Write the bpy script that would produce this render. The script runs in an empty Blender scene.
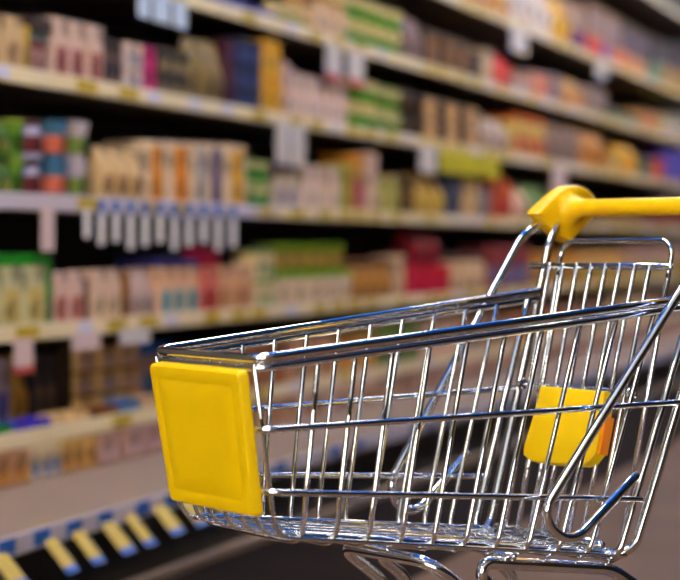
import bpy, bmesh, math, random
from mathutils import Vector, Matrix
random.seed(7)
C = bpy.context.scene.collection
sc = bpy.context.scene
PI = math.pi

# ------------------------------------------------------------------ materials
def srgb(r, g, b):
    f = lambda c: ((c/255.0)/12.92 if c/255.0 <= .04045 else (((c/255.0)+.055)/1.055)**2.4)
    return (f(r), f(g), f(b), 1.0)

MATS = {}
def mat(name, rgb, rough=.5, metal=0.0, spec=.5, noise=0.0, nscale=8.0, coat=0.0):
    if name in MATS: return MATS[name]
    m = bpy.data.materials.new(name); m.use_nodes = True
    nt = m.node_tree; b = nt.nodes['Principled BSDF']
    col = srgb(*rgb)
    b.inputs['Base Color'].default_value = col
    b.inputs['Roughness'].default_value = rough
    b.inputs['Metallic'].default_value = metal
    b.inputs['Specular IOR Level'].default_value = spec
    b.inputs['Coat Weight'].default_value = coat
    if noise:
        tc = nt.nodes.new('ShaderNodeTexCoord'); n = nt.nodes.new('ShaderNodeTexNoise')
        n.inputs['Scale'].default_value = nscale; n.inputs['Detail'].default_value = 3
        r = nt.nodes.new('ShaderNodeValToRGB')
        r.color_ramp.elements[0].position = .35; r.color_ramp.elements[1].position = .65
        r.color_ramp.elements[0].color = tuple(c*(1-noise) for c in col[:3]) + (1,)
        r.color_ramp.elements[1].color = tuple(min(1, c*(1+noise)) for c in col[:3]) + (1,)
        nt.links.new(tc.outputs['Object'], n.inputs['Vector'])
        nt.links.new(n.outputs['Fac'], r.inputs['Fac'])
        nt.links.new(r.outputs['Color'], b.inputs['Base Color'])
    MATS[name] = m
    return m

def pack_mat(rgb, kind='p'):
    """printed packaging: base colour broken by blotches of lighter and darker print"""
    name = 'packaging_%s_%d_%d_%d' % ((kind,) + tuple(rgb))
    if name in MATS: return MATS[name]
    m = bpy.data.materials.new(name); m.use_nodes = True
    nt = m.node_tree; b = nt.nodes['Principled BSDF']
    b.inputs['Roughness'].default_value = .55
    b.inputs['Specular IOR Level'].default_value = .15
    tc = nt.nodes.new('ShaderNodeTexCoord'); v = nt.nodes.new('ShaderNodeTexVoronoi')
    v.inputs['Scale'].default_value = 16
    r = nt.nodes.new('ShaderNodeValToRGB'); r.color_ramp.interpolation = 'CONSTANT'
    c = srgb(*rgb)
    e = r.color_ramp.elements
    e[0].position = 0; e[0].color = c
    e[1].position = .56; e[1].color = tuple(x*.5 for x in c[:3]) + (1,)
    x = e.new(.68); x.color = c
    x = e.new(.84); x.color = tuple(min(1, x_*1.25+.02) for x_ in c[:3]) + (1,)
    nt.links.new(tc.outputs['Object'], v.inputs['Vector'])
    nt.links.new(v.outputs['Color'], r.inputs['Fac'])
    nt.links.new(r.outputs['Color'], b.inputs['Base Color'])
    MATS[name] = m
    return m

def emit(name, rgb, strength):
    m = bpy.data.materials.new(name); m.use_nodes = True
    nt = m.node_tree; nt.nodes.clear()
    e = nt.nodes.new('ShaderNodeEmission'); o = nt.nodes.new('ShaderNodeOutputMaterial')
    e.inputs['Color'].default_value = (*rgb, 1); e.inputs['Strength'].default_value = strength
    nt.links.new(e.outputs[0], o.inputs[0])
    return m

chrome = mat('polished_chrome', (236, 238, 240), .035, 1.0)
yellow = mat('glossy_yellow_plastic', (246, 200, 0), .42, spec=.35, noise=.04, nscale=5)
yellow2 = mat('yellow_handle_plastic', (255, 198, 4), .38, spec=.4)
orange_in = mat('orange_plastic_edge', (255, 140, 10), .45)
rubber = mat('grey_rubber', (60, 60, 62), .7)
board_m = mat('cream_painted_steel', (214, 196, 164), .45, noise=.06, nscale=3)
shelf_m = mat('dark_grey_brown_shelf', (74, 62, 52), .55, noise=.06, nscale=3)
rail_l = mat('lilac_white_price_rail', (204, 190, 194), .45)
rail_m = mat('cream_price_rail', (236, 214, 166), .4, noise=.05, nscale=6)
back_m = mat('dark_brown_back_panel', (44, 34, 28), .8)
kick_m = mat('black_kick_plate', (26, 22, 20), .5)
tag_y = mat('yellow_price_ticket', (192, 158, 6), .5)
tag_l = mat('lilac_white_ticket', (214, 206, 220), .5)
tag_b = mat('blue_ticket', (36, 96, 176), .5)
card_m = mat('white_card', (206, 195, 186), .6)
card_w = mat('bright_white_card', (238, 230, 226), .6)
card_p = mat('pinkish_card', (220, 190, 180), .6)
card_bl = mat('pale_blue_card', (190, 206, 226), .6)
red_m = mat('red_print', (190, 70, 60), .6)

# ------------------------------------------------------------------ mesh helpers
def obj(name, bm, m, parent=None, smooth=True, mats=None):
    me = bpy.data.meshes.new(name)
    bm.normal_update()
    bm.to_mesh(me); bm.free()
    for k in (mats or [m]): me.materials.append(k)
    if smooth:
        for p in me.polygons: p.use_smooth = True
        me.set_sharp_from_angle(angle=math.radians(38))
    o = bpy.data.objects.new(name, me); C.objects.link(o)
    if parent: o.parent = parent
    return o

def tag(o, label, cat, group=None):
    o['label'] = label; o['category'] = cat
    if group: o['group'] = group
    return o

def empty(name, loc=(0, 0, 0), rz=0.0):
    o = bpy.data.objects.new(name, None); C.objects.link(o)
    o.location = loc; o.rotation_euler = (0, 0, rz); o.empty_display_size = .05
    return o

def struct(name, bm, m, smooth=False):
    o = obj(name, bm, m, None, smooth); o['kind'] = 'structure'
    return o

def add_box(bm, x0, x1, y0, y1, z0, z1, bev=0.0, seg=2, mi=0):
    r = bmesh.ops.create_cube(bm, size=1.0)
    vs = r['verts']
    for v in vs:
        v.co = Vector(((x0+x1)/2 + v.co.x*(x1-x0), (y0+y1)/2 + v.co.y*(y1-y0), (z0+z1)/2 + v.co.z*(z1-z0)))
    if bev:
        es = list({e for v in vs for e in v.link_edges})
        bmesh.ops.bevel(bm, geom=es, offset=bev, segments=seg, affect='EDGES', profile=.5)
    return bm

def box_bm(*a, **k): return add_box(bmesh.new(), *a, **k)

def fillet(pts, r, n=6):
    """round the inner corners of a polyline; r may be a number or a list per point"""
    P = [Vector(p) for p in pts]; out = [P[0]]
    for i in range(1, len(P)-1):
        ri = r[i] if isinstance(r, (list, tuple)) else r
        a, b, c = P[i-1], P[i], P[i+1]
        u = (a-b); w = (c-b); lu, lw = u.length, w.length
        if ri <= 0 or lu < 1e-6 or lw < 1e-6: out.append(b); continue
        u.normalize(); w.normalize()
        ang = u.angle(w)
        if ang > PI-.02: out.append(b); continue
        t = min(ri/math.tan(ang/2), lu*.49, lw*.49); rr = t*math.tan(ang/2)
        cen = b + (u+w).normalized()*(rr/math.sin(ang/2))
        s = b+u*t - cen; e = b+w*t - cen
        tot = s.angle(e); ax = s.cross(e).normalized()
        for k in range(n+1):
            out.append(cen + Matrix.Rotation(tot*k/n, 3, ax) @ s)
    out.append(P[-1])
    return out

def add_tube(bm, pts, rad, seg=12, cap=True):
    P = [Vector(p) for p in pts]
    Q = [P[0]]
    for p in P[1:]:
        if (p-Q[-1]).length > 1e-5: Q.append(p)
    P = Q
    n = len(P); T = []
    for i in range(n):
        t = (P[min(i+1, n-1)] - P[max(i-1, 0)]).normalized(); T.append(t)
    up = Vector((0, 0, 1)) if abs(T[0].z) < .9 else Vector((1, 0, 0))
    N = (up - T[0]*up.dot(T[0])).normalized()
    rings = []
    R = rad if isinstance(rad, (list, tuple)) else [rad]*n
    for i in range(n):
        if i:
            q = T[i-1].rotation_difference(T[i]); N = (q @ N); N = (N - T[i]*N.dot(T[i])).normalized()
        B = T[i].cross(N)
        rings.append([bm.verts.new(P[i] + (N*math.cos(2*PI*k/seg) + B*math.sin(2*PI*k/seg))*R[i]) for k in range(seg)])
    for i in range(n-1):
        for k in range(seg):
            bm.faces.new((rings[i][k], rings[i][(k+1) % seg], rings[i+1][(k+1) % seg], rings[i+1][k]))
    if cap:
        # domed ends
        for ring, c, t in ((rings[0], P[0], -T[0]), (rings[-1], P[-1], T[-1])):
            cur = ring
            rr = (ring[0].co - c).length
            for f, h in ((.8, .35), (.45, .6)):
                nxt = [bm.verts.new(c + (v.co-c)*f + t*rr*h) for v in ring]
                for k in range(seg):
                    vs = (cur[(k+1) % seg], cur[k], nxt[k], nxt[(k+1) % seg])
                    bm.faces.new(vs)
                cur = nxt
            bm.faces.new(cur)
    bmesh.ops.recalc_face_normals(bm, faces=bm.faces)
    return bm

def tube_bm(pts, rad, seg=12): return add_tube(bmesh.new(), pts, rad, seg)

def lathe_bm(prof, seg=20, bm=None, off=(0, 0, 0)):
    bm = bm or bmesh.new(); rings = []
    for r, z in prof:
        rings.append([bm.verts.new((off[0]+r*math.cos(2*PI*k/seg), off[1]+r*math.sin(2*PI*k/seg), off[2]+z)) for k in range(seg)])
    for i in range(len(rings)-1):
        for k in range(seg):
            bm.faces.new((rings[i][k], rings[i][(k+1) % seg], rings[i+1][(k+1) % seg], rings[i+1][k]))
    bm.faces.new(list(reversed(rings[0]))); bm.faces.new(rings[-1])
    return bm

def loft_bm(loops, bm=None, cap0=True, cap1=True):
    bm = bm or bmesh.new()
    R = [[bm.verts.new(p) for p in l] for l in loops]; n = len(R[0])
    for i in range(len(R)-1):
        for k in range(n):
            bm.faces.new((R[i][k], R[i][(k+1) % n], R[i+1][(k+1) % n], R[i+1][k]))
    if cap0: bm.faces.new(list(reversed(R[0])))
    if cap1: bm.faces.new(R[-1])
    bmesh.ops.recalc_face_normals(bm, faces=bm.faces)
    return bm

# ------------------------------------------------------------------ camera
YAW = math.radians(20.36)       # the view is turned to the left of the aisle's direction
CAMZ = 1.05
FPX = 1900.0
cam_d = bpy.data.cameras.new('camera'); cam = bpy.data.objects.new('camera', cam_d); C.objects.link(cam)
cam.location = (0, 0, CAMZ); cam.rotation_euler = (PI/2, 0, YAW)
cam_d.sensor_width = 36; cam_d.lens = 36*FPX/680
cam_d.shift_y = -44/680
cam_d.clip_start = .05; cam_d.clip_end = 100
cam_d.dof.use_dof = True; cam_d.dof.focus_distance = 3.2; cam_d.dof.aperture_fstop = 2.7
cam_d.dof.aperture_blades = 0
sc.camera = cam

# ------------------------------------------------------------------ shopping trolley
S = .9                           # metres per unit of the basket's length
TX, TZ, TY, TH = -.2348, 3.2907, -.1882, .924
RIGHT = Vector((math.cos(YAW), math.sin(YAW), 0)); FWD = Vector((-math.sin(YAW), math.cos(YAW), 0))
XM = .5                          # the trolley's origin sits below the middle of its basket
cart_rz = PI/2 - TH + YAW
o_front = RIGHT*(TX*S) + FWD*(TZ*S)
ax_x = Vector((math.cos(cart_rz), math.sin(cart_rz), 0))
cart = empty('shopping_cart', o_front + ax_x*(XM*S), cart_rz)
tag(cart, 'chrome wire shopping cart with yellow handle and yellow front plate standing in the aisle', 'shopping cart')
def L(x, y, z): return Vector(((x-XM)*S, y*S, CAMZ + (TY+z)*S))
FLOOR = -(CAMZ/S) - TY           # floor level in basket units

wf, xr, wr, hr = .1597, 1.0, .2377, .0904
def rim(t, s): return (t*xr, s*(wf+(wr-wf)*t), hr*t)
xb0, wb0, zb0, xb1, wb1, zb1 = .0484, .1479, -.3107, .8236, .2102, -.4109
def base(t, s): return (xb0+(xb1-xb0)*t, s*(wb0+(wb1-wb0)*t), zb0+(zb1-zb0)*t)
mix = lambda a, b, t: tuple(a[i]*(1-t)+b[i]*t for i in range(3))
def out(p, s, d): return (p[0], p[1]+s*d, p[2])

# rim: two parallel rods bent round the front
RIMR, LOWR = .0062/S*S, .0052
def urod(name, dz, t_end, dr, rad, front_r, dx=0.0):
    pts = []
    for s, seq in ((-1, (t_end, 0)), (1, (0, t_end))):
        for t in seq:
            p = rim(t, s); pts.append(L(p[0]-(dx if t == 0 else 0), p[1]+s*dr, p[2]+dz))
    return obj(name, tube_bm(fillet(pts, front_r, 8), rad, 14), chrome, cart)
rim_part = urod('basket_rim', 0, 1.016, .004, .0076, .030)
low_rim = urod('basket_rim', -.0165, 1.016, .0025, .0062, .027)

# side rails (U rods round the nose)
for tf, tr in ((.3834, .4067), (.723, .7668)):
    pts = []
    for s in (-1, 1):
        F = mix(rim(0, s), base(0, s), tf); R = mix(rim(1, s), base(1, s), tr)
        # carried back to the rear post
        E = mix(F, R, 1.0 if tf > .5 else 1.0)
        F2 = (F[0]-.006, F[1]+s*.008, F[2]); E2 = (E[0]+(.02 if tf < .5 else -.022), E[1]+s*.008, E[2])
        pts += [L(*E2), L(*F2)] if s < 0 else [L(*F2), L(*E2)]
    obj('side_rail', tube_bm(fillet(pts, .026, 8), .0053, 12), chrome, cart)

# wire hoops: down one side, under the floor, up the other
s1, s11, sq = .1215, .9735, -.0275
b1, b11, bq = .0644, .9652, -.0122
for i in range(1, 12):
    k = (i-1)/10.0; q = 4*k*(1-k)
    ts = s1+(s11-s1)*k+sq*q; tb = b1+(b11-b1)*k+bq*q
    pts = []
    for s in (-1, 1):
        A = rim(ts, s); A = (A[0], A[1]-s*.002, A[2]-.016)
        B = base(tb, s)
        pts += [L(*A), L(*B)] if s < 0 else [L(*B), L(*A)]
    rad = .0044 if i < 11 else .0066
    obj('side_wire', tube_bm(fillet(pts, .030, 7), rad, 10), chrome, cart)

# nose wires, turning under to become the floor of the basket
for j in range(7):
    y = -1 + j/3.0
    A = (-.002, y*(wf-.004), -.012); B = (xb0, y*wb0*.985, zb0+.008); E = (xb1, y*wb1*.97, zb1+.008)
    obj('front_wire', tube_bm(fillet([L(*A), L(*B), L(*E)], .036, 7), .0036, 10), chrome, cart)

# base rods along each lower edge
for s in (-1, 1):
    a = base(0.03, s); b = base(0.985, s)
    obj('base_rail', tube_bm([L(a[0], a[1]*.90, a[2]+.012), L(b[0], b[1]*.92, b[2]+.012)], .0064, 12), chrome, cart)
a, b = base(1, -1), base(1, 1)
obj('base_rail', tube_bm([L(a[0]-.012, a[1]*.92, a[2]+.012), L(b[0]-.012, b[1]*.92, b[2]+.012)], .0062, 12), chrome, cart)
for t in (.3, .66):
    a, b = base(t, -1), base(t, 1)
    obj('base_rail', tube_bm([L(a[0], a[1]*.95, a[2]-.005), L(b[0], b[1]*.95, b[2]-.005)], .0046, 12), chrome, cart)

# rear posts rising to the handle, and the long hooked rods beside them
HX, HW, HZ = 1.1331, .2917, .2708
for s in (-1, 1):
    pts = [L(1.124, s*.284, .262), L(1.0586, s*.2546, .2017), L(.8450, s*.2075, -.386), L(.80, s*.180, -.412)]
    obj('handle_post', tube_bm(fillet(pts, [0, .10, .035, 0], 8), .0082, 14), chrome, cart)
    pts = [L(1.088, s*.287, .256), L(.9892, s*.2740, .2033), L(.5996, s*.2280, -.2797), L(.642, s*.2290, -.344), L(.706, s*.236, -.330), L(.811, s*.2420, -.2454)]
    pts = [L(1.088, s*.287, .256), L(.9892, s*.2740, .2033), L(.5760, s*.2262, -.309), L(.655, s*.2310, -.362), L(.811, s*.2420, -.2454)]
    obj('hook_rod', tube_bm(fillet(pts, [0, .10, .042, .05, 0], 9), .0084, 14), chrome, cart)

# handle: bar with a moulded bracket at each end
bar = obj('handle_bar', tube_bm([L(HX, -HW, HZ), L(HX, HW, HZ)], .0172, 28), yellow2, cart)
poly = [(1.036, .2565), (1.036, .262), (1.073, .289), (1.112, .314), (1.142, .3225), (1.179, .321), (1.216, .300), (1.230, .276), (1.210, .251), (1.170, .219), (1.139, .197), (1.128, .196), (1.090, .216), (1.058, .241)]
def bracket(s):
    cx, cz = 1.135, .262
    def loop(y, k, sub=4):
        P = [Vector((cx+(x-cx)*k, z and cz+(z-cz)*k)) for x, z in poly]
        o_ = []
        n = len(P)
        for i in range(n):          # Catmull-Rom smoothing of the outline
            p0, p1, p2, p3 = P[i-1], P[i], P[(i+1) % n], P[(i+2) % n]
            for j in range(sub):
                t = j/sub
                v = .5*((2*p1)+(p2-p0)*t+(2*p0-5*p1+4*p2-p3)*t*t+(3*p1-p0-3*p2+p3)*t**3)
                o_.append(L(v.x, y, v.y))
        return o_
    th = .024
    prof = [(HW+th, .55), (HW+th-.001, .80), (HW+th-.006, .94), (HW+th-.014, 1.0), (HW-th+.022, 1.0), (HW-th+.013, .985), (HW-th+.006, .955), (HW-th+.0015, .91), (HW-th, .86)]
    # blend from the flat outline down to the round bar
    loops = [loop(s*y, k) for y, k in prof]
    n = len(loops[0]); c = Vector((HX, HZ))
    inner = loops[-1]
    for y, rr in ((HW-th-.0015, .045), (HW-th-.006, .034), (HW-th-.018, .0265), (HW-th-.034, .0215), (HW-th-.050, .0198)):
        ring = []
        for v in inner:
            d = Vector((v.x/S+XM-HX, (v.z-CAMZ)/S-TY-HZ)); w = d.normalized()*min(rr, d.length*.95)
            ring.append(L(HX+w.x, s*y, HZ+w.y))
        loops.append(ring)
    return loft_bm(loops)
for s in (-1, 1): obj('handle_bracket', bracket(s), yellow2, bar)

# rear gate hung from its cross bar
gate = empty('rear_gate'); gate.parent = cart
gc = lambda y, z: (.947+(z-.1452)*(.1356/.5341), y, z)
obj('cross_bar', tube_bm([L(.947, .197, .147), L(.947, -.205, .147)], .0064, 14), chrome, gate)
obj('cross_bar', tube_bm([L(.8855, .16, -.0985), L(.8855, -.165, -.0985)], .0056, 12), chrome, gate)
obj('cross_bar', tube_bm([L(.8114, .150, -.389), L(.8114, -.150, -.389)], .0090, 14), chrome, gate)
for k in range(8):
    y = .1325 - .0408*k
    yb = y*.90
    a, b = gc(y, .150), gc(yb, -.389)
    obj('gate_wire', tube_bm([L(a[0]-.006, a[1], a[2]), L(b[0]-.006, b[1], b[2])], .0045, 10), chrome, gate)
# folded child seat back: a loop standing above the bar
pts = [L(.872, .146, -.37), L(1.006, .160, .1985), L(1.006, -.158, .1985), L(.872, -.150, -.37)]
obj('seat_loop', tube_bm(fillet(pts, .03, 8), .0050, 12), chrome, gate)
# little eyelets round the middle bar
for y in (.155, -.135, -.16):
    c = Vector(L(.8855, y, -.0985)); bm = bmesh.new()
    ring = [c+Vector((.010*math.cos(2*PI*k/14), 0, .010*math.sin(2*PI*k/14))) for k in range(15)]
    obj('eyelet', add_tube(bm, ring, .0026, 8, False), chrome, gate)

# yellow seat plate on the gate
def seat_plate():
    n = Vector((-.9692, 0, .2462))
    # outline in (lateral, height) on the gate plane, rounded below
    P = [(.062, -.103), (.066, -.15), (.079, -.225), (.076, -.243), (.055, -.252), (.012, -.254), (-.05, -.250), (-.092, -.248), (-.112, -.240), (-.126, -.222), (-.126, -.17), (-.121, -.103)]
    def lp(off, k):
        cy, cz = -.028, -.178
        o_ = []
        for y, z in P:
            yy, zz = cy+(y-cy)*k, cz+(z-cz)*k
            g = gc(yy, zz); o_.append(L(g[0]+n.x*off, g[1], g[2]+n.z*off))
        return o_
    bm = loft_bm([lp(.006, .97), lp(.008, 1.0), lp(.030, 1.0), lp(.034, .985), lp(.036, .95)])
    return bm
sp = obj('seat_plate', seat_plate(), yellow, gate)
n_ = Vector((-.9692, 0, .2462))
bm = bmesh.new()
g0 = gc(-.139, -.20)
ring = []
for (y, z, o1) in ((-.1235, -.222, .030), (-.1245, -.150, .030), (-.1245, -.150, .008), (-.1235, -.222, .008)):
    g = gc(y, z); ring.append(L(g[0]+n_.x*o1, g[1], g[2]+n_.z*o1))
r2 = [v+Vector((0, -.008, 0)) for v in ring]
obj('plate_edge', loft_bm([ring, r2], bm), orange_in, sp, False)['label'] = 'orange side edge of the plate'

# yellow advertising plate on the nose
def front_plate():
    p0, p1 = .047, .858
    A = Vector((-.012, 0, -.004)); B = Vector((xb0-.012, 0, zb0))
    top, bot = A.lerp(B, p0), A.lerp(B, p1)
    w0, w1 = wf*.905+.001, (wb0*.925-.002)
    n = Vector((bot.z-top.z, 0, top.x-bot.x)).normalized()
    if n.x > 0: n = -n
    H = (bot-top).length
    def loop(ins, off, rad):
        pts = []
        for (sy, end) in ((1, 0), (1, 1), (-1, 1), (-1, 0)):
            v = ins if end == 0 else H-ins
            t = v/H; w = (w0+(w1-w0)*t-ins)*sy
            pts.append(Vector((w, v)))
        out_ = []
        for i in range(4):
            a, b, c = pts[i-1], pts[i], pts[(i+1) % 4]
            u = (a-b).normalized(); w = (c-b).normalized()
            for k in range(6):
                t = k/5.0
                P0, P2 = b+u*rad, b+w*rad
                q = P0*(1-t)**2 + b*2*t*(1-t) + P2*t*t
                pos = top.lerp(bot, q.y/H)
                out_.append(L(pos.x+n.x*off, q.x, pos.z+n.z*off))
        return out_
    return loft_bm([loop(.003, -.004, .010), loop(0, 0, .011), loop(0.001, .012, .011), loop(.004, .0165, .010), loop(.020, .0190, .009),
                    loop(.024, .0174, .009), loop(.029, .0174, .008), loop(.034, .0190, .008), loop(.060, .0192, .008)])
obj('front_plate', front_plate(), yellow, cart)

# chassis
ch = empty('chassis'); ch.parent = cart
low = FLOOR+.165
pts = [L(.60, -.150, low), L(.52, -.142, -.47), L(.395, -.135, -.381), L(.395, .135, -.386), L(.52, .142, -.475), L(.60, .150, low)]
obj('front_frame', tube_bm(fillet(pts, [0, .09, .045, .045, .09, 0], 9), .0105, 16), chrome, ch)
for s in (-1, 1):
    pts = [L(.66, s*.165, low), L(.58, s*.158, -.47), L(.455, s*.140, -.384), L(.80, s*.188, -.428), L(.93, s*.225, -.52), L(1.0, s*.25, low)]
    obj('side_frame', tube_bm(fillet(pts, [0, .08, .02, .10, .1, 0], 9), .0112, 16), chrome, ch)
    obj('lower_rail', tube_bm(fillet([L(.14, s*.16, low), L(1.06, s*.26, low)], 0), .0105, 14), chrome, ch)
obj('lower_rail', tube_bm([L(.16, -.162, low), L(.16, .162, low)], .0105, 14), chrome, ch)
obj('lower_rail', tube_bm([L(1.03, -.257, low), L(1.03, .257, low)], .0105, 14), chrome, ch)
for (x, y) in ((.18, .165), (.18, -.165), (1.02, .255), (1.02, -.255)):
    p = L(x, y, 0); fz = p.z; base_z = 0.0
    cs = empty('caster'); cs.parent = cart; cs.location = (p.x, p.y, 0)
    bm = bmesh.new()
    for sy in (-1, 1): add_box(bm, -.022, .022, sy*.021-.0025, sy*.021+.0025, .045, .125, .001)
    add_box(bm, -.022, .022, -.0235, .0235, .120, .128, .001)
    lathe_bm([(.009, .126), (.009, .145)], 12, bm)
    obj('fork', bm, chrome, cs)
    bm = lathe_bm([(.018, -.014), (.050, -.014), (.058, -.011), (.060, -.006), (.060, .006), (.058, .011), (.050, .014), (.018, .014)], 28)
    bmesh.ops.rotate(bm, verts=bm.verts, cent=(0, 0, 0), matrix=Matrix.Rotation(PI/2, 3, 'X'))
    bmesh.ops.translate(bm, verts=bm.verts, vec=(0, 0, .0605))
    obj('wheel', bm, rubber, cs)

# ------------------------------------------------------------------ the shop: setting
XF = -3.17                 # front edge of the raised shelves
XB = -2.60                 # front edge of the deep bottom deck
WALLX = -3.85
Y0, Y1 = -7.0, 24.0
XR = 4.2
ZC = 4.4
floor_m = mat('worn_taupe_floor', (112, 88, 70), .6, spec=.05, noise=.10, nscale=2.2)
painted_reflection_m = mat('dark_painted_reflection', (34, 26, 22), .7, spec=.02, noise=.08, nscale=3)
struct('floor', box_bm(-1.87, XR, Y0, Y1, -.1, 0), floor_m)
struct('floor_painted_reflection', box_bm(WALLX, -1.87, Y0, Y1, -.1, 0), painted_reflection_m)  # dark reflection and shade of the kick plate, put into the floor colour
ceil_m = mat('blue_painted_ceiling', (12, 108, 200), .8, noise=.05, nscale=1)
struct('ceiling', box_bm(WALLX-.1, XR+.1, 1.2, Y1+.1, ZC, ZC+.1), ceil_m)
struct('ceiling_white_reflector', box_bm(WALLX-.1, XR+.1, Y0-.1, 1.2, ZC, ZC+.1), mat('white_plaster', (228, 226, 220), .9))  # white section added for the upright wires to reflect
wall_m = mat('warm_grey_plaster', (96, 86, 78), .9, noise=.05, nscale=2)
struct('wall_left', box_bm(WALLX-.1, WALLX, Y0, Y1, 0, ZC), wall_m)
wall_d = mat('dark_plaster', (36, 32, 30), .9, noise=.05, nscale=2)
struct('wall_right', box_bm(XR, XR+.1, Y0, Y1, 0, ZC), wall_d)
struct('wall_back', box_bm(WALLX, XR, Y1, Y1+.1, 0, ZC), wall_m)
# behind the viewer: masonry round three tall windows added for daylight and chrome highlights
bm = bmesh.new()
add_box(bm, WALLX, XR, Y0-.12, Y0, 0, .5); add_box(bm, WALLX, XR, Y0-.12, Y0, 3.7, ZC)
wins = [(-3.4, -1.3), (-.9, 1.2), (1.6, 3.7)]
xs = [WALLX] + [v for w in wins for v in w] + [XR]
for k in range(0, len(xs), 2): add_box(bm, xs[k], xs[k+1], Y0-.12, Y0, .5, 3.7)
struct('wall_front', bm, wall_d)
frame_m = mat('grey_added_window_frame', (90, 92, 96), .4, .6)
glass = bpy.data.materials.new('added_window_glass'); glass.use_nodes = True
nt = glass.node_tree; nt.nodes.clear()
o_ = nt.nodes.new('ShaderNodeOutputMaterial'); mx = nt.nodes.new('ShaderNodeMixShader')
tr = nt.nodes.new('ShaderNodeBsdfTransparent'); gl = nt.nodes.new('ShaderNodeBsdfGlossy'); gl.inputs['Roughness'].default_value = .02
mx.inputs[0].default_value = .06
nt.links.new(tr.outputs[0], mx.inputs[1]); nt.links.new(gl.outputs[0], mx.inputs[2]); nt.links.new(mx.outputs[0], o_.inputs[0])
for k, (a, b) in enumerate(wins):
    bm = bmesh.new()
    for (u, v) in ((a, a+.06), (b-.06, b), ((a+b)/2-.03, (a+b)/2+.03)): add_box(bm, u, v, Y0-.09, Y0-.03, .5, 3.7)
    for z in (.5, 2.6, 3.64): add_box(bm, a, b, Y0-.088, Y0-.032, z, z+.06)
    w = struct('added_window_%d' % (k+1), bm, frame_m)
    obj('pane', box_bm(a+.05, b-.05, Y0-.065, Y0-.06, .55, 3.65), glass, w, False)
# skirting along the foot of the deep bottom deck
skirt_m = mat('beige_skirting', (150, 126, 104), .45)
bmx = box_bm(XB-.03, XB+.012, 3.75, 19.75, .0, .03, .004)
struct('trim_1', bmx, skirt_m)

# unseen ceiling lamps with added uplights in two rows along the aisle
lamp_e = emit('lamp_diffuser', (1.0, .86, .61), 46.0)
lamp_u = emit('added_uplight_glow', (.75, .88, 1.0), 80.0)  # added upward glow, lights the blue ceiling that the chrome mirrors
lamp_f = mat('white_lamp_housing', (225, 225, 222), .5)
k = 0
lamp0 = None
def place_names(k, n): return ['nearest', 'second', 'third', 'fourth', 'fifth', 'sixth', 'seventh', 'eighth', 'ninth'][k]
for row, xx in (('one', -1.6),):
    for j in range(9):
        y = -2.75+j*2.9 + (0 if j < 4 else .8)
        if lamp0 is None:
            lamp0 = empty('pendant_lamp', (xx, y, ZC))
            bm = bmesh.new(); add_box(bm, -.16, .16, -.95, .95, -.62, -.56, .006)
            for yy in (-.7, .7): add_tube(bm, [(0, yy, -.57), (0, yy, -.002)], .006, 8)
            obj('housing', bm, lamp_f, lamp0, False)
            obj('diffuser', box_bm(-.13, .13, -.92, .92, -.635, -.6205, .004), lamp_e, lamp0, False)
            obj('added_uplight', box_bm(-.13, .13, -.92, .92, -.5595, -.548, .004), lamp_u, lamp0, False)
            t = lamp0
        else:
            t = lamp0.copy(); C.objects.link(t); t.location = (xx, y, ZC)
            for c0 in list(lamp0.children):
                c1 = c0.copy(); C.objects.link(c1); c1.parent = t
        tag(t, '%s unseen long pendant lamp from the added windows, in the row above the shelving front' % place_names(j, 8), 'lamp', 'ceiling lamps')

# ------------------------------------------------------------------ gondola shelving
LV = {0: .265, 1: .42, 2: .77, 3: 1.205, 4: 1.62, 5: 2.03, 6: 2.47, 7: 3.2}
LNAME = {0: 'bottom deck', 1: 'lowest shelf', 2: 'second shelf up', 3: 'third shelf up', 4: 'fourth shelf up', 5: 'fifth shelf up', 6: 'top shelf'}
BAYL = 2.0; BY0 = 3.75; NB = 8
ordn = ['first', 'second', 'third', 'fourth', 'fifth', 'sixth', 'seventh']
protos = {}
def child_copy(o, parent, loc):
    c = o.copy(); C.objects.link(c); c.parent = parent; c.location = loc
    return c
bay_label = ['first bay of the long shelving, nearest the camera at the left edge', 'second bay of the long shelving, behind the cart nose side', 'third bay of the long shelving, rising over the cart basket',
             'fourth bay of the long shelving, seen left of the yellow handle', 'fifth bay of the long shelving, behind the yellow handle', 'sixth bay of the long shelving, behind the yellow handle bar right part', 'seventh bay of the long shelving at the right edge of the picture', 'farthest bay of the long shelving, last before the back wall']
P = {}
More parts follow.
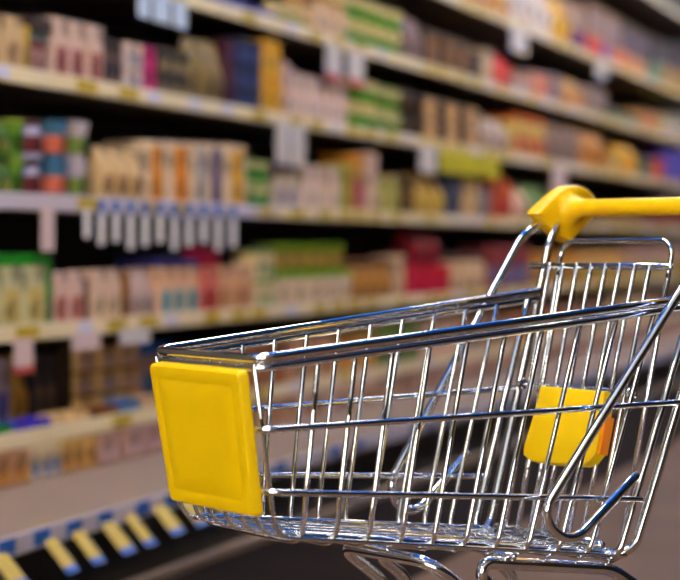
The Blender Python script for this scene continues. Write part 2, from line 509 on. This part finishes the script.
for b in range(NB):
    y = BY0+b*BAYL
    bay = empty('shelving_bay', (0, y, 0))
    tag(bay, bay_label[b], 'shelving', 'shelving bays along the wall')
    if b == 0:
        P['back'] = obj('back_panel', box_bm(WALLX+.01, WALLX+.04, 0.002, BAYL-.002, .0, 3.22), back_m, bay, False)
        bm = bmesh.new(); add_box(bm, WALLX+.0405, WALLX+.06, .004, .044, 0, 3.22, .003)
        P['up'] = obj('upright', bm, back_m, bay, False)
        P['deck'] = obj('bottom_deck', box_bm(WALLX+.04, XB-.004, .002, BAYL-.002, LV[0]-.03, LV[0], .003), mat('taupe_deck_steel', (152, 128, 106), .5, noise=.06, nscale=3), bay, False)
        P['kick'] = obj('kick_plate', box_bm(XB-.06, XB-.035, .002, BAYL-.002, 0.0, LV[0]-.032), kick_m, bay, False)
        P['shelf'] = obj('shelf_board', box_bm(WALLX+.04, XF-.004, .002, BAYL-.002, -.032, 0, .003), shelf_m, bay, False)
        bm = bmesh.new(); add_box(bm, -.004, .006, .002, BAYL-.002, -.036, .020, .003)
        P['rail'] = obj('price_rail', bm, rail_m, bay, False)
        P['tagy'] = obj('price_ticket', box_bm(.0062, .0085, 0, .15, -.028, .014, .001), tag_y, P['rail'], False)
        P['tagl'] = obj('price_ticket', box_bm(.0062, .0085, 0, .11, -.028, .014, .001), tag_l, P['rail'], False)
        P['tagb'] = obj('price_ticket', box_bm(.0062, .0085, 0, .09, -.026, .014, .001), tag_b, P['rail'], False)
        for k in ('tagy', 'tagl', 'tagb'): P[k].parent = None
    else:
        for k in ('back', 'up', 'deck', 'kick'):
            child_copy(P[k], bay, (0, 0, 0))
    if b == 0:
        lilac_rail = P['rail'].data.copy(); lilac_rail.materials[0] = rail_l
        cream_rail = P['rail'].data
    for lv, z in LV.items():
        if lv == 0:
            r = None
            rx, rz = XB, z-.012
        else:
            if b == 0 and lv == 1: P['shelf'].location = (0, 0, z)
            else: child_copy(P['shelf'], bay, (0, 0, z))
            rx, rz = XF, z
        if b == 0 and lv == 0: r = P['rail']; r.location = (rx, 0, rz)
        else:
            r = child_copy(P['rail'], bay, (rx, 0, rz)); r.data = cream_rail
        if lv == 0 or (lv == 3 and b <= 1): r.data = lilac_rail
        if lv == 7: continue
        # tickets on the rail, irregularly spaced
        yy = .06+random.random()*.1
        while yy < BAYL-.2:
            q = random.random()
            if lv == 0: kk = 'tagb' if q < .85 else 'tagl'
            elif lv == 1: kk = 'tagl' if q < .3 else 'tagy' if q < .4 else None
            elif lv == 3 and b == 0: kk = 'tagl' if q < .5 else 'tagb' if q < .6 else None
            else: kk = 'tagy' if q < .6 else 'tagl' if q < .9 else None
            if kk: child_copy(P[kk], r, (0, yy, 0))
            yy += (.18 if lv == 0 else .2)+random.random()*.16
for k in ('tagy', 'tagl', 'tagb'):
    bpy.data.objects.remove(P[k], do_unlink=True)

# ------------------------------------------------------------------ goods on the shelves
def along(px, x):
    """how far down the aisle a sight line through that column meets the plane x"""
    X = (px-340)/FPX
    d = RIGHT*X + FWD
    return d.y*(x/d.x)
def depth(px, x):
    X = (px-340)/FPX
    return x/(RIGHT*X+FWD).x

def make(kind, name, w, h, dep, body, label, lid):
    """one article, its parts parented to it; front faces +x, base at z=0"""
    bmat = pack_mat(body); lm = pack_mat(label, 'l') if label else None; cm = pack_mat(lid, 'c') if lid else None
    r = min(w, .16)/2
    if kind in ('carton', 'tray', 'packet'):
        root = obj(name, box_bm(-dep, 0, -w/2, w/2, 0, h, min(.006, h*.1)), bmat, None, False)
        if label:
            z0, z1 = (h*.12, h*.55) if kind == 'carton' else (h*.05, h*.92) if kind == 'packet' else (h*.1, h*.9)
            y0, y1 = (-w*.38, w*.34) if kind == 'carton' else (-w*.28, w*.28) if kind == 'packet' else (-w*.46, w*.46)
            obj('label', box_bm(-.001, .0025, y0, y1, z0, z1, .0008), lm, root, False)
        if lid:
            obj('lid', box_bm(-dep-.002, .003, -w/2-.0015, w/2+.0015, h*.86, h+.002, .002), cm, root, False)
    elif kind == 'jar':
        bm = lathe_bm([(r*.86, 0), (r*.97, h*.03), (r, h*.1), (r, h*.66), (r*.9, h*.76), (r*.8, h*.80), (r*.8, h*.84)], 18, off=(-r, 0, 0))
        root = obj(name, bm, bmat)
        obj('lid', lathe_bm([(r*.84, h*.83), (r*.88, h*.84), (r*.88, h*.98), (r*.84, h)], 18, off=(-r, 0, 0)), cm or bmat, root)
        if lm: obj('label', lathe_bm([(r*1.002, h*.16), (r*1.012, h*.17), (r*1.012, h*.6), (r*1.002, h*.61)], 18, off=(-r, 0, 0)), lm, root)
    elif kind == 'pot':
        bm = lathe_bm([(r*.78, 0), (r*.82, h*.03), (r*.95, h*.86), (r*1.0, h*.88), (r*1.0, h*.93), (r*.96, h*.935)], 18, off=(-r, 0, 0))
        root = obj(name, bm, bmat)
        obj('lid', lathe_bm([(r*.97, h*.93), (r*1.01, h*.935), (r*1.01, h*.99), (r*.96, h)], 18, off=(-r, 0, 0)), cm or bmat, root)
        if lm: obj('label', lathe_bm([(r*.865, h*.2), (r*.875, h*.2), (r*.94, h*.62), (r*.93, h*.62)], 18, off=(-r, 0, 0)), lm, root)
    elif kind == 'bottle':
        bm = lathe_bm([(r*.9, 0), (r, h*.03), (r, h*.55), (r*.85, h*.66), (r*.4, h*.78), (r*.34, h*.9)], 18, off=(-r, 0, 0))
        root = obj(name, bm, bmat)
        obj('cap', lathe_bm([(r*.4, h*.88), (r*.42, h*.9), (r*.42, h*.99), (r*.38, h)], 14, off=(-r, 0, 0)), cm or bmat, root)
        if lm: obj('label', lathe_bm([(r*1.0, h*.12), (r*1.014, h*.13), (r*1.014, h*.46), (r*1.0, h*.47)], 18, off=(-r, 0, 0)), lm, root)
    elif kind == 'bag':
        d = min(dep, w*.8)*.5; loops = []
        for f, kx, ky in ((0, .75, .86), (.04, .95, .95), (.3, 1.0, 1.0), (.6, .85, .98), (.82, .5, .96), (.93, .1, .97), (1, .06, .98)):
            loops.append([Vector((-d + d*kx*math.copysign(abs(math.cos(a))**.6, math.cos(a)), w/2*ky*math.copysign(abs(math.sin(a))**.6, math.sin(a)), h*f)) for a in [2*PI*q/20 for q in range(20)]])
        root = obj(name, loft_bm(loops), bmat)
        if lm:
            z0, z1 = h*.22, h*.5
            obj('label', box_bm(-.012, .003, -w*.3, w*.3, z0, z1, .001), lm, root, False)
    return root

CAT = {'carton': 'box', 'tray': 'tray', 'packet': 'packet', 'jar': 'jar', 'pot': 'tub', 'bottle': 'bottle', 'bag': 'bag'}
OBN = {'carton': 'carton', 'tray': 'food_tray', 'packet': 'food_packet', 'jar': 'food_jar', 'pot': 'food_tub', 'bottle': 'drink_bottle', 'bag': 'food_bag'}
NUM = {2: 'two', 3: 'three', 4: 'four', 5: 'five', 6: 'six', 7: 'seven', 8: 'eight'}
COUNT = 0
def pl(d):
    for sep in (' with ', ' atop ', ' standing ', ' beside ', ' lying ', ' at the back', ' at the left end'):
        if sep in d:
            a_, b_ = d.split(sep, 1); return pl(a_)+sep+b_
    return d+'es' if d.endswith(('x', 's')) else d+'s'
USED = set()
def run(lv, a, b, kind, n, hpx, body, desc, label=None, lid=None, stack=1, back=.02, z_up=0.0, dep=None, plural=None, hm=None):
    """n facings of one article on shelf lv between picture columns a and b, stacked"""
    global COUNT
    x = (XF if lv else XF+.03) - back
    ya, yb = along(a, x), along(b, x)
    h = hm or hpx*depth((a+b)/2, x)/FPX
    w = (yb-ya)/n*.91
    dd = dep or (max(.07, min(.20, w*1.1)))
    proto = None
    gname = '%s on the %s' % (pl(desc), LNAME[lv])
    assert (lv, desc) not in USED, desc
    USED.add((lv, desc))
    for s in range(stack):
        for i in range(n):
            if proto is None:
                o = proto = make(kind, OBN[kind], w, h, dd, body, label, lid)
            else:
                o = proto.copy(); C.objects.link(o)
                for c0 in list(proto.children):
                    c1 = c0.copy(); C.objects.link(c1); c1.parent = o
            jit = (random.random()-.5)*.012
            o.location = (x+jit, ya+(i+.5)*(yb-ya)/n, LV[lv]+.0005+s*h*1.002+z_up)
            # label
            pos = '' if n == 1 else (['left', 'right'][i]+' one of two ' if n == 2 else ('leftmost of ' if i == 0 else 'rightmost of ' if i == n-1 else ['', 'second', 'third', 'fourth', 'fifth', 'sixth', 'seventh'][i]+' from left of ')+NUM[n]+' ')
            lay = '' if stack == 1 else ['lower', 'upper'][s]+' ' if stack == 2 else ['bottom', 'middle', 'top'][s]+' '
            dsc = desc if n == 1 else (plural or pl(desc))
            tag(o, '%s%s%s, %s' % (lay, pos, dsc, LNAME[lv]), CAT[kind], gname if n*stack > 1 else None)
            COUNT += 1
    return h

# fourth raised shelf, left to right
run(4, -20, 24, 'carton', 2, 57, (205, 170, 120), 'plain tan carton', (190, 150, 100))
run(4, 25, 32, 'packet', 1, 50, (205, 170, 70), 'slim mustard packet', (190, 150, 50))
hj = run(4, 33, 52, 'jar', 2, 46, (110, 62, 58), 'maroon jar', (190, 140, 130), (120, 150, 150))
h = run(4, 53, 103, 'carton', 3, 62, (212, 176, 152), 'pinkish carton with maroon foot', (165, 90, 85))
run(4, 30, 52, 'tray', 1, 14, (60, 44, 38), 'dark brown flat box lying on the maroon jars', z_up=hj+.001, dep=.09)
run(4, 104, 124, 'carton', 2, 25, (62, 46, 42), 'dark brown carton', (110, 85, 75), stack=2)
run(4, 125, 144, 'carton', 1, 25, (215, 185, 165), 'pale box with grey band beside magenta box', (150, 145, 150), stack=2, plural=None)
run(4, 145, 157, 'carton', 1, 25, (190, 20, 100), 'magenta box', (210, 40, 120), stack=2)
run(4, 158, 190, 'carton', 3, 25, (66, 56, 40), 'dark olive box', (150, 130, 90), stack=2, plural='dark olive boxes')
run(4, 191, 226, 'bag', 3, 66, (140, 116, 66), 'khaki bag', (120, 96, 50))
run(4, 227, 235, 'carton', 1, 70, (70, 24, 42), 'narrow dark wine red carton')
run(4, 236, 262, 'carton', 3, 24, (36, 48, 100), 'navy blue box', (52, 66, 110), (24, 24, 40), stack=3, plural='navy blue boxes')
run(4, 263, 282, 'carton', 2, 38, (222, 156, 16), 'amber yellow carton', (235, 180, 50), stack=2)
run(4, 283, 290, 'packet', 1, 56, (210, 170, 150), 'slim pink beige packet')
run(4, 291, 347, 'carton', 5, 46, (228, 192, 170), 'pale pink carton', (236, 204, 184))
run(4, 348, 383, 'pot', 3, 26, (228, 208, 146), 'cream tub with green band', (52, 150, 30), (220, 200, 130), stack=2)
run(4, 384, 406, 'pot', 2, 24, (222, 204, 140), 'cream tub with olive band', (70, 130, 28), (80, 140, 40), stack=2)
run(4, 407, 419, 'jar', 1, 26, (56, 38, 26), 'dark brown jar', (80, 56, 36), (40, 30, 24), stack=2)
run(4, 420, 480, 'packet', 3, 22, (58, 42, 30), 'dark brown packet with orange beige front', (218, 164, 98), stack=2)
run(4, 481, 513, 'bag', 3, 36, (196, 170, 146), 'beige grey bag', (170, 140, 120))
run(4, 514, 546, 'carton', 3, 42, (222, 186, 96), 'yellow carton with red foot', (190, 40, 44), (214, 100, 40))
run(4, 547, 580, 'carton', 3, 38, (150, 122, 104), 'grey brown carton', (120, 96, 84))
run(4, 581, 609, 'bag', 3, 42, (204, 138, 62), 'orange tan bag', (190, 110, 50))
run(4, 610, 622, 'carton', 1, 22, (200, 160, 80), 'low straw coloured carton')
run(4, 623, 640, 'bag', 2, 32, (226, 166, 40), 'bright amber bag', (220, 140, 40))
run(4, 641, 651, 'carton', 1, 20, (44, 104, 94), 'teal carton')
run(4, 652, 665, 'carton', 1, 22, (206, 84, 44), 'red orange carton')
run(4, 666, 690, 'carton', 2, 32, (88, 76, 160), 'violet blue carton', (100, 90, 170))

# fifth raised shelf
run(5, 215, 276, 'carton', 5, 12, (90, 96, 176), 'low lilac blue box', (120, 120, 190), plural='low lilac blue boxes')
run(5, 277, 312, 'bag', 3, 26, (200, 168, 92), 'olive tan bag', (140, 150, 70))
run(5, 313, 346, 'carton', 3, 40, (228, 186, 136), 'peach carton with amber top', (226, 190, 150), (214, 150, 30))
run(5, 347, 406, 'pot', 5, 25, (230, 208, 140), 'cream tub with green band', (54, 150, 28), (210, 196, 120), stack=2)
run(5, 407, 424, 'bag', 2, 46, (136, 108, 98), 'mauve brown bag', (120, 90, 84))
run(5, 425, 471, 'packet', 3, 38, (74, 50, 32), 'tall brown packet with amber front', (140, 90, 36))
run(5, 472, 482, 'carton', 1, 30, (58, 42, 34), 'narrow blackish carton')
run(5, 483, 494, 'packet', 1, 36, (204, 170, 128), 'tan packet beside the red bottles', (210, 180, 140))
run(5, 495, 513, 'bottle', 2, 42, (214, 52, 56), 'red bottle', (226, 84, 70), (40, 30, 30))
run(5, 514, 531, 'carton', 2, 15, (190, 160, 152), 'low pinkish grey carton')
run(5, 532, 550, 'packet', 2, 28, (220, 170, 140), 'peach packet', (222, 100, 60))
run(5, 551, 562, 'carton', 1, 30, (124, 108, 116), 'grey purple carton')
run(5, 563, 585, 'bag', 3, 32, (214, 158, 80), 'golden tan bag', (214, 130, 60))
run(5, 586, 607, 'carton', 2, 28, (158, 132, 116), 'mushroom grey carton', (130, 104, 94))
run(5, 608, 640, 'tray', 3, 12, (66, 70, 56), 'low dark green tray', (110, 130, 100))
run(5, 641, 660, 'packet', 2, 20, (216, 150, 84), 'light orange packet', (200, 110, 60))
run(5, 661, 690, 'packet', 3, 20, (196, 190, 96), 'lime yellow packet', (190, 160, 190))

# top shelf
run(6, 430, 486, 'carton', 5, 26, (176, 92, 52), 'rust coloured carton', (214, 140, 60))
run(6, 487, 511, 'bag', 3, 30, (220, 160, 62), 'golden bag', (214, 120, 60))
run(6, 512, 553, 'bag', 4, 52, (236, 214, 190), 'tall white bag', (226, 206, 190))
run(6, 554, 573, 'bag', 2, 48, (238, 172, 18), 'tall yellow bag', (240, 180, 30))
run(6, 574, 586, 'carton', 1, 22, (104, 34, 104), 'purple carton')
run(6, 587, 604, 'carton', 2, 22, (216, 46, 52), 'red carton', (220, 60, 60), (226, 140, 40))
run(6, 605, 612, 'carton', 1, 16, (100, 100, 176), 'periwinkle blue carton')
run(6, 613, 629, 'packet', 2, 19, (226, 116, 62), 'coral orange packet', (230, 140, 90))
run(6, 630, 649, 'packet', 2, 17, (218, 160, 110), 'pale orange packet', (214, 130, 80))
run(6, 650, 662, 'carton', 1, 20, (96, 144, 110), 'sea green carton')
run(6, 663, 690, 'packet', 3, 22, (206, 150, 90), 'caramel packet', (160, 140, 80))
for (a, b, hp, col, ds) in ((556, 585, 62, (186, 150, 120), 'large sand coloured case at the back'), (588, 622, 66, (160, 130, 120), 'large rosy grey case at the back'), (624, 652, 60, (104, 88, 96), 'large mauve grey case at the back'), (654, 690, 56, (84, 78, 84), 'large charcoal case at the back')):
    run(6, a, b, 'carton', 2, hp, col, ds, tuple(int(c*.8) for c in col), back=.27, dep=.22, plural=ds.replace('case', 'cases'))

# third raised shelf
run(3, -16, 14, 'bag', 2, 39, (74, 110, 36), 'leafy green bag', (150, 150, 60), stack=2)
run(3, 15, 29, 'pot', 1, 40, (110, 150, 50), 'green tub', (70, 110, 30), (150, 160, 60), stack=2)
run(3, 30, 49, 'jar', 1, 40, (170, 164, 184), 'greyish blue jar', (110, 44, 44), (84, 60, 60), stack=2)
run(3, 55, 76, 'pot', 1, 40, (70, 112, 136), 'steel blue tub with red orange band', (222, 112, 80), (60, 104, 130), stack=2)
run(3, 78, 95, 'pot', 1, 40, (186, 168, 168), 'whitish tub', (120, 140, 60), (190, 180, 184), stack=2)
run(3, 103, 146, 'bag', 3, 56, (206, 168, 112), 'tan bag with green mark', (176, 130, 86))
stripe = [(147, 168, (222, 136, 30), 'beige packet with one orange stripe'), (169, 193, (228, 132, 20), 'beige packet with bold orange stripe'), (194, 208, (160, 156, 150), 'beige packet with grey green stripe'), (209, 226, (96, 76, 112), 'beige packet with purple stripe'), (227, 247, (224, 160, 30), 'beige packet with amber stripe')]
for a, b, c, ds in stripe:
    run(3, a, b, 'packet', 1, 64, (222, 190, 150), ds, c)
run(3, 248, 276, 'pot', 2, 25, (206, 196, 136), 'pale green cream tub', (60, 140, 50), (90, 150, 70), stack=2)
hl = run(3, 277, 299, 'carton', 2, 42, (208, 186, 156), 'cream carton with lilac band', (170, 156, 170))
run(3, 278, 294, 'tray', 1, 7, (70, 40, 110), 'small purple flat box atop the lilac band cartons', z_up=hl+.001, dep=.08)
run(3, 300, 340, 'carton', 3, 47, (226, 190, 160), 'plain salmon cream carton', (232, 200, 170))
run(3, 341, 351, 'packet', 1, 50, (160, 160, 56), 'yellow green packet', (180, 150, 50))
run(3, 352, 364, 'carton', 1, 60, (206, 146, 62), 'tall amber carton with magenta foot', (176, 34, 90), (206, 130, 40))
run(3, 365, 378, 'carton', 1, 62, (214, 176, 146), 'tall rosy beige carton')
run(3, 379, 398, 'packet', 2, 40, (214, 180, 110), 'straw packet with green foot', (140, 160, 50))
run(3, 399, 414, 'carton', 2, 42, (92, 66, 26), 'dark olive brown carton', (120, 86, 36))
run(3, 415, 446, 'bag', 3, 44, (204, 160, 76), 'honey coloured bag', (200, 170, 60))
run(3, 447, 462, 'carton', 2, 22, (52, 58, 84), 'slate navy box', (90, 90, 104), stack=2, plural='slate navy boxes')
run(3, 463, 478, 'packet', 2, 42, (206, 160, 100), 'biscuit coloured packet', (210, 176, 120))
run(3, 479, 491, 'carton', 1, 34, (128, 118, 116), 'pewter grey carton')
run(3, 492, 513, 'carton', 2, 40, (206, 86, 48), 'brick red carton', (180, 50, 36))
run(3, 514, 530, 'bag', 2, 34, (214, 164, 130), 'dusty peach bag')
run(3, 531, 556, 'bag', 2, 40, (116, 146, 86), 'sage green bag', (150, 160, 110))
run(3, 557, 600, 'carton', 4, 20, (112, 76, 50), 'low chestnut carton')
run(3, 601, 640, 'carton', 4, 18, (150, 110, 60), 'low bronze carton')
run(3, 641, 690, 'carton', 4, 20, (130, 60, 50), 'low oxblood carton')

# second raised shelf
run(2, -24, 46, 'carton', 3, 76, (200, 190, 140), 'pale sage carton with green top', (204, 176, 96), (34, 140, 34))
run(2, 47, 53, 'packet', 1, 68, (40, 120, 36), 'slim green packet')
run(2, 54, 83, 'carton', 2, 54, (216, 176, 156), 'blush carton with red dot', (200, 110, 90))
run(2, 84, 91, 'packet', 1, 46, (110, 76, 70), 'slim cocoa packet')
run(2, 92, 122, 'carton', 2, 53, (218, 180, 150), 'warm beige carton', (226, 192, 150))
run(2, 123, 131, 'packet', 1, 50, (150, 92, 40), 'slim copper packet')
run(2, 132, 157, 'bag', 2, 52, (190, 158, 144), 'grey pink bag', (200, 170, 156))
hp = run(2, 158, 200, 'carton', 3, 50, (226, 172, 130), 'peach carton with teal foot', (110, 170, 170))
ht = run(2, 201, 219, 'carton', 2, 46, (214, 110, 90), 'tomato red carton', (190, 56, 50))
run(2, 220, 255, 'carton', 3, 46, (216, 160, 116), 'apricot carton', (206, 140, 90))
run(2, 158, 200, 'tray', 2, 9, (48, 46, 100), 'navy flat box atop the peach cartons', z_up=hp+.001, plural='navy flat boxes atop the peach cartons')
run(2, 201, 219, 'tray', 2, 19, (160, 12, 52), 'crimson box atop the tomato red cartons', z_up=max(hp, ht)+.001, plural='crimson boxes atop the tomato red cartons')
run(2, 256, 276, 'carton', 2, 30, (230, 200, 140), 'buttery cream carton', (150, 170, 120), (120, 140, 80), stack=2)
h = run(2, 277, 352, 'carton', 5, 34, (222, 190, 152), 'oat coloured carton', (212, 180, 140), (120, 170, 20))
run(2, 278, 352, 'pot', 5, 28, (120, 130, 30), 'olive tub standing on oat coloured cartons', (180, 140, 70), (90, 140, 30), z_up=h+.002, plural='olive tubs standing on oat coloured cartons')
run(2, 356, 396, 'jar', 4, 42, (166, 110, 44), 'caramel brown jar', (190, 130, 60), (110, 70, 40))
run(2, 397, 406, 'packet', 1, 44, (214, 176, 136), 'slim wheat packet')
hr_ = run(2, 407, 451, 'carton', 3, 32, (196, 12, 40), 'bright red box', (206, 20, 60), plural='bright red boxes')
run(2, 416, 444, 'bag', 2, 36, (120, 10, 24), 'dark red pouch standing on the bright red boxes', z_up=hr_+.001, plural='dark red pouches standing on the bright red boxes')
run(2, 452, 490, 'jar', 4, 40, (200, 160, 118), 'beige jar with dark lid', (210, 170, 130), (70, 50, 40), plural='beige jars with dark lids')
run(2, 491, 530, 'carton', 4, 44, (150, 60, 60), 'dull red carton', (90, 110, 150))
run(2, 531, 580, 'carton', 4, 34, (206, 140, 50), 'pumpkin carton', (150, 110, 40))
run(2, 581, 630, 'bag', 4, 34, (196, 140, 60), 'ochre bag', (160, 150, 50))
run(2, 631, 690, 'carton', 4, 30, (190, 150, 130), 'fawn carton', (180, 160, 60))

# lowest raised shelf: low trays along the edge, cases behind
run(1, -20, 14, 'tray', 2, 13, (20, 140, 20), 'low green tray', (10, 120, 20), dep=.08)
run(1, 15, 53, 'tray', 2, 13, (56, 34, 176), 'low blue violet tray', (70, 40, 170), dep=.08)
run(1, 54, 89, 'tray', 2, 13, (222, 178, 112), 'low tan tray', (230, 190, 130), dep=.08)
run(1, 90, 119, 'tray', 2, 14, (128, 72, 26), 'low brown tray', (110, 60, 20), dep=.08)
run(1, 120, 142, 'tray', 2, 16, (60, 104, 154), 'low steel blue tray', (80, 120, 160), dep=.08)
run(1, 143, 200, 'tray', 3, 14, (200, 150, 96), 'low sandy tray', (220, 180, 130), dep=.08)
run(1, -24, 10, 'carton', 2, 74, (190, 170, 170), 'tall mauve white carton', (110, 100, 160), back=.13)
run(1, 11, 33, 'bag', 1, 74, (214, 164, 66), 'tall mustard bag', (200, 140, 50), back=.13)
run(1, 34, 57, 'carton', 2, 70, (48, 44, 50), 'tall blackish carton', (100, 80, 60), back=.13)
run(1, 58, 74, 'carton', 1, 76, (50, 34, 20), 'tall dark cocoa carton', back=.13)
run(1, 76, 140, 'carton', 3, 23, (232, 188, 116), 'straw case', (206, 170, 150), (150, 96, 50), stack=3, back=.12, dep=.2)
run(1, 141, 176, 'carton', 2, 60, (176, 150, 140), 'dusty white carton with blue band', (90, 120, 160), (24, 104, 196), back=.12, dep=.2)
cols = [((206, 150, 90), 'russet sand carton'), ((150, 90, 50), 'walnut carton'), ((216, 160, 120), 'shell pink carton'), ((190, 130, 60), 'ginger carton'), ((110, 130, 60), 'moss green carton'), ((206, 160, 130), 'pale terracotta carton'), ((166, 120, 90), 'hazel carton'), ((200, 120, 70), 'burnt orange carton'), ((150, 110, 90), 'cinnamon carton'), ((210, 170, 130), 'almond carton'), ((120, 76, 60), 'umber carton')]
a = 201
for k, (c, ds) in enumerate(cols):
    wd = 44 if k < 6 else 48
    run(1, a, a+wd-1, 'carton', 3, 62-k*2, c, ds, tuple(min(255, int(v*1.2)) for v in c) if k % 2 else tuple(int(v*.8) for v in c), back=.03, hm=.215-.008*(k % 4))
    a += wd
# deep bottom deck
cols = [(-24, 30, (176, 124, 84), 'nut brown carton', (206, 140, 60)), (31, 62, (216, 190, 146), 'ivory carton with blue mark', (110, 130, 170)), (63, 98, (210, 160, 84), 'maize carton', (180, 120, 60)), (99, 168, (176, 134, 116), 'rosewood carton', (200, 160, 150)),
        (169, 230, (196, 156, 120), 'camel carton', (170, 120, 90)), (231, 300, (170, 120, 90), 'tawny carton', (200, 150, 110)), (301, 380, (200, 160, 130), 'sandstone carton', (150, 100, 80)), (381, 460, (160, 120, 100), 'taupe carton', (190, 150, 120)), (461, 560, (190, 150, 120), 'buff carton', (150, 110, 90)), (561, 690, (170, 130, 110), 'clay carton', (190, 150, 130))]
for a, b, c, ds, lb in cols:
    run(0, a, b, 'carton', 3, 36, c, ds, lb, hm=.112)
# the goods at the left end of the shelving
for lv, kd, n, st, hh, c, lb, ds in ((6, 'carton', 3, 1, .24, (190, 150, 110), (150, 110, 80), 'sand brown carton at the left end'), (5, 'bag', 3, 1, .20, (120, 140, 70), (190, 170, 110), 'pale olive bag at the left end'),
        (4, 'carton', 3, 1, .19, (200, 160, 110), (160, 110, 70), 'light brown carton at the left end'), (3, 'pot', 4, 2, .13, (80, 124, 44), (190, 180, 90), 'moss tub at the left end'),
        (2, 'carton', 3, 1, .22, (206, 176, 140), (180, 90, 70), 'rose beige carton at the left end'), (1, 'carton', 3, 1, .2, (180, 140, 90), (120, 80, 50), 'drab brown carton at the left end'), (0, 'carton', 3, 1, .112, (190, 150, 110), (140, 100, 70), 'dull tan carton at the left end')):
    run(lv, -108, -27, kd, n, 40, c, ds, lb, stack=st, hm=hh)
for o in bpy.data.objects:
    if 'label' in o and len(o['label'].split()) > 16: print('LONG', o['label'])

# ------------------------------------------------------------------ hanging cards on the price rails
def card(lv, a, b, hpx, m, label, foot=None, tilt=0.0, n_front=.012, band=None):
    x = (XB if lv == 0 else XF)+n_front
    ya, yb = along(a, x), along(b, x); z1 = LV[lv]-.03
    h = hpx*depth((a+b)/2, x)/FPX
    w = (yb-ya)
    o = obj('hanging_card', box_bm(-.0012, .0012, -w/2, w/2, -h, 0.006, .0005), m, None, False)
    if foot: obj('card_foot', box_bm(-.0016, .0018, -w/2, w/2, -h, -h*.78), foot, o, False)
    if band: obj('card_band', box_bm(-.0016, .0018, -w/2, w/2, -h*.05, .04), band, o, False)
    o.location = (x, (ya+yb)/2, z1)
    o.rotation_euler = (0, -tilt, 0)
    tag(o, label, 'price card', 'cards hanging from the price rails')
    return o
tn = [('left', 276, 289), ('right', 291, 305)]
for nm, a, b in tn: card(4, a, b, 40, card_m, '%s one of two white cards hanging under the fourth raised shelf' % nm)
card(4, 420, 436, 26, card_m, 'white card hanging left of the yellow sign')
card(4, 552, 566, 34, card_p, 'pinkish card hanging above the yellow handle bracket')
for nm, a, b in (('left', 326, 342), ('right', 348, 364)): card(5, a, b, 36, card_m, '%s one of two white cards with red foot under the fifth shelf' % nm, red_m)
for nm, a, b in (('left', 138, 150), ('middle', 153, 170), ('right', 173, 187)): card(5, a, b, 26, card_bl, '%s of three pale blue cards at the top left under fifth shelf' % nm)
card(6, 511, 527, 24, card_m, 'white card hanging under the top shelf below the white bags')
card(6, 596, 606, 16, card_m, 'white card hanging under the top shelf below the red cartons')
card(3, 41, 54, 42, card_p, 'pinkish card hanging alone at the left under third shelf')
cnt = ['leftmost', 'second', 'third', 'fourth', 'fifth', 'sixth', 'seventh', 'eighth', 'ninth', 'tenth', 'rightmost']
for k in range(11):
    a = 84+k*14.6
    card(3, a, a+6.0, 27+(k*7) % 11, card_w, '%s of eleven white blue topped cards in a row under third shelf' % cnt[k], band=tag_b if k > 0 else None)
card(2, 14, 33, 34, card_p, 'pinkish card with red foot hanging under second shelf at left', red_m)
card(2, 72, 100, 16, card_p, 'short wide pinkish card hanging under second shelf')
card(2, 120, 150, 14, card_m, 'short wide white card under second shelf near the cart nose')
# wide yellow sign
x = XF+.014; ya, yb = along(440, x), along(499, x)
sg = obj('shelf_sign', box_bm(-.003, .003, -(yb-ya)/2, (yb-ya)/2, -.125, .004, .001), mat('yellow_green_sign', (196, 182, 24), .5, noise=.1, nscale=4), None, False)
sg.location = (x, (ya+yb)/2, LV[4]-.032)
tag(sg, 'wide yellow green sign hanging under the fourth raised shelf', 'sign')
# yellow flags with blue feet sticking out under the bottom deck
def flag(k, a, b, hpx, lab):
    x = XB+.012; ya, yb = along(a, x), along(b, x); z1 = LV[0]-.032
    h = hpx*depth((a+b)/2, x)/FPX*1.25; w = yb-ya
    o = obj('price_flag', box_bm(-.0012, .0012, -w/2, w/2, -h, .004, .0005), tag_y, None, False)
    obj('flag_foot', box_bm(-.0016, .0017, -w/2, w/2, -h, -h*.82), tag_b, o, False)
    o.location = (x-.0045, (ya+yb)/2, z1+.002); o.rotation_euler = (0, -.72, 0)
    tag(o, lab, 'price flag', 'yellow flags under the bottom deck')
for k, (a, b, hp) in enumerate([(-8, 8, 32), (45, 57, 33), (72, 84, 32), (102, 115, 31), (126, 136, 30), (154, 167, 27), (180, 192, 26), (206, 218, 25)]):
    flag(k, a, b, hp, '%s yellow flag with blue foot from the left, under the bottom deck' % ['first', 'second', 'third', 'fourth', 'fifth', 'sixth', 'seventh', 'eighth'][k])

# ------------------------------------------------------------------ daylight, exposure
w = bpy.data.worlds.new('world'); sc.world = w; w.use_nodes = True
bg = w.node_tree.nodes['Background']
bg.inputs[0].default_value = (1.0, .96, .90, 1); bg.inputs[1].default_value = 13.0
sc.view_settings.view_transform = 'Standard'; sc.view_settings.look = 'None'
sc.view_settings.gamma = 1.0; sc.view_settings.exposure = -0.2
sc.view_settings.use_curve_mapping = False
sc.cycles.use_denoising = True
sc.cycles.max_bounces = 8
sc.cycles.sample_clamp_indirect = 10
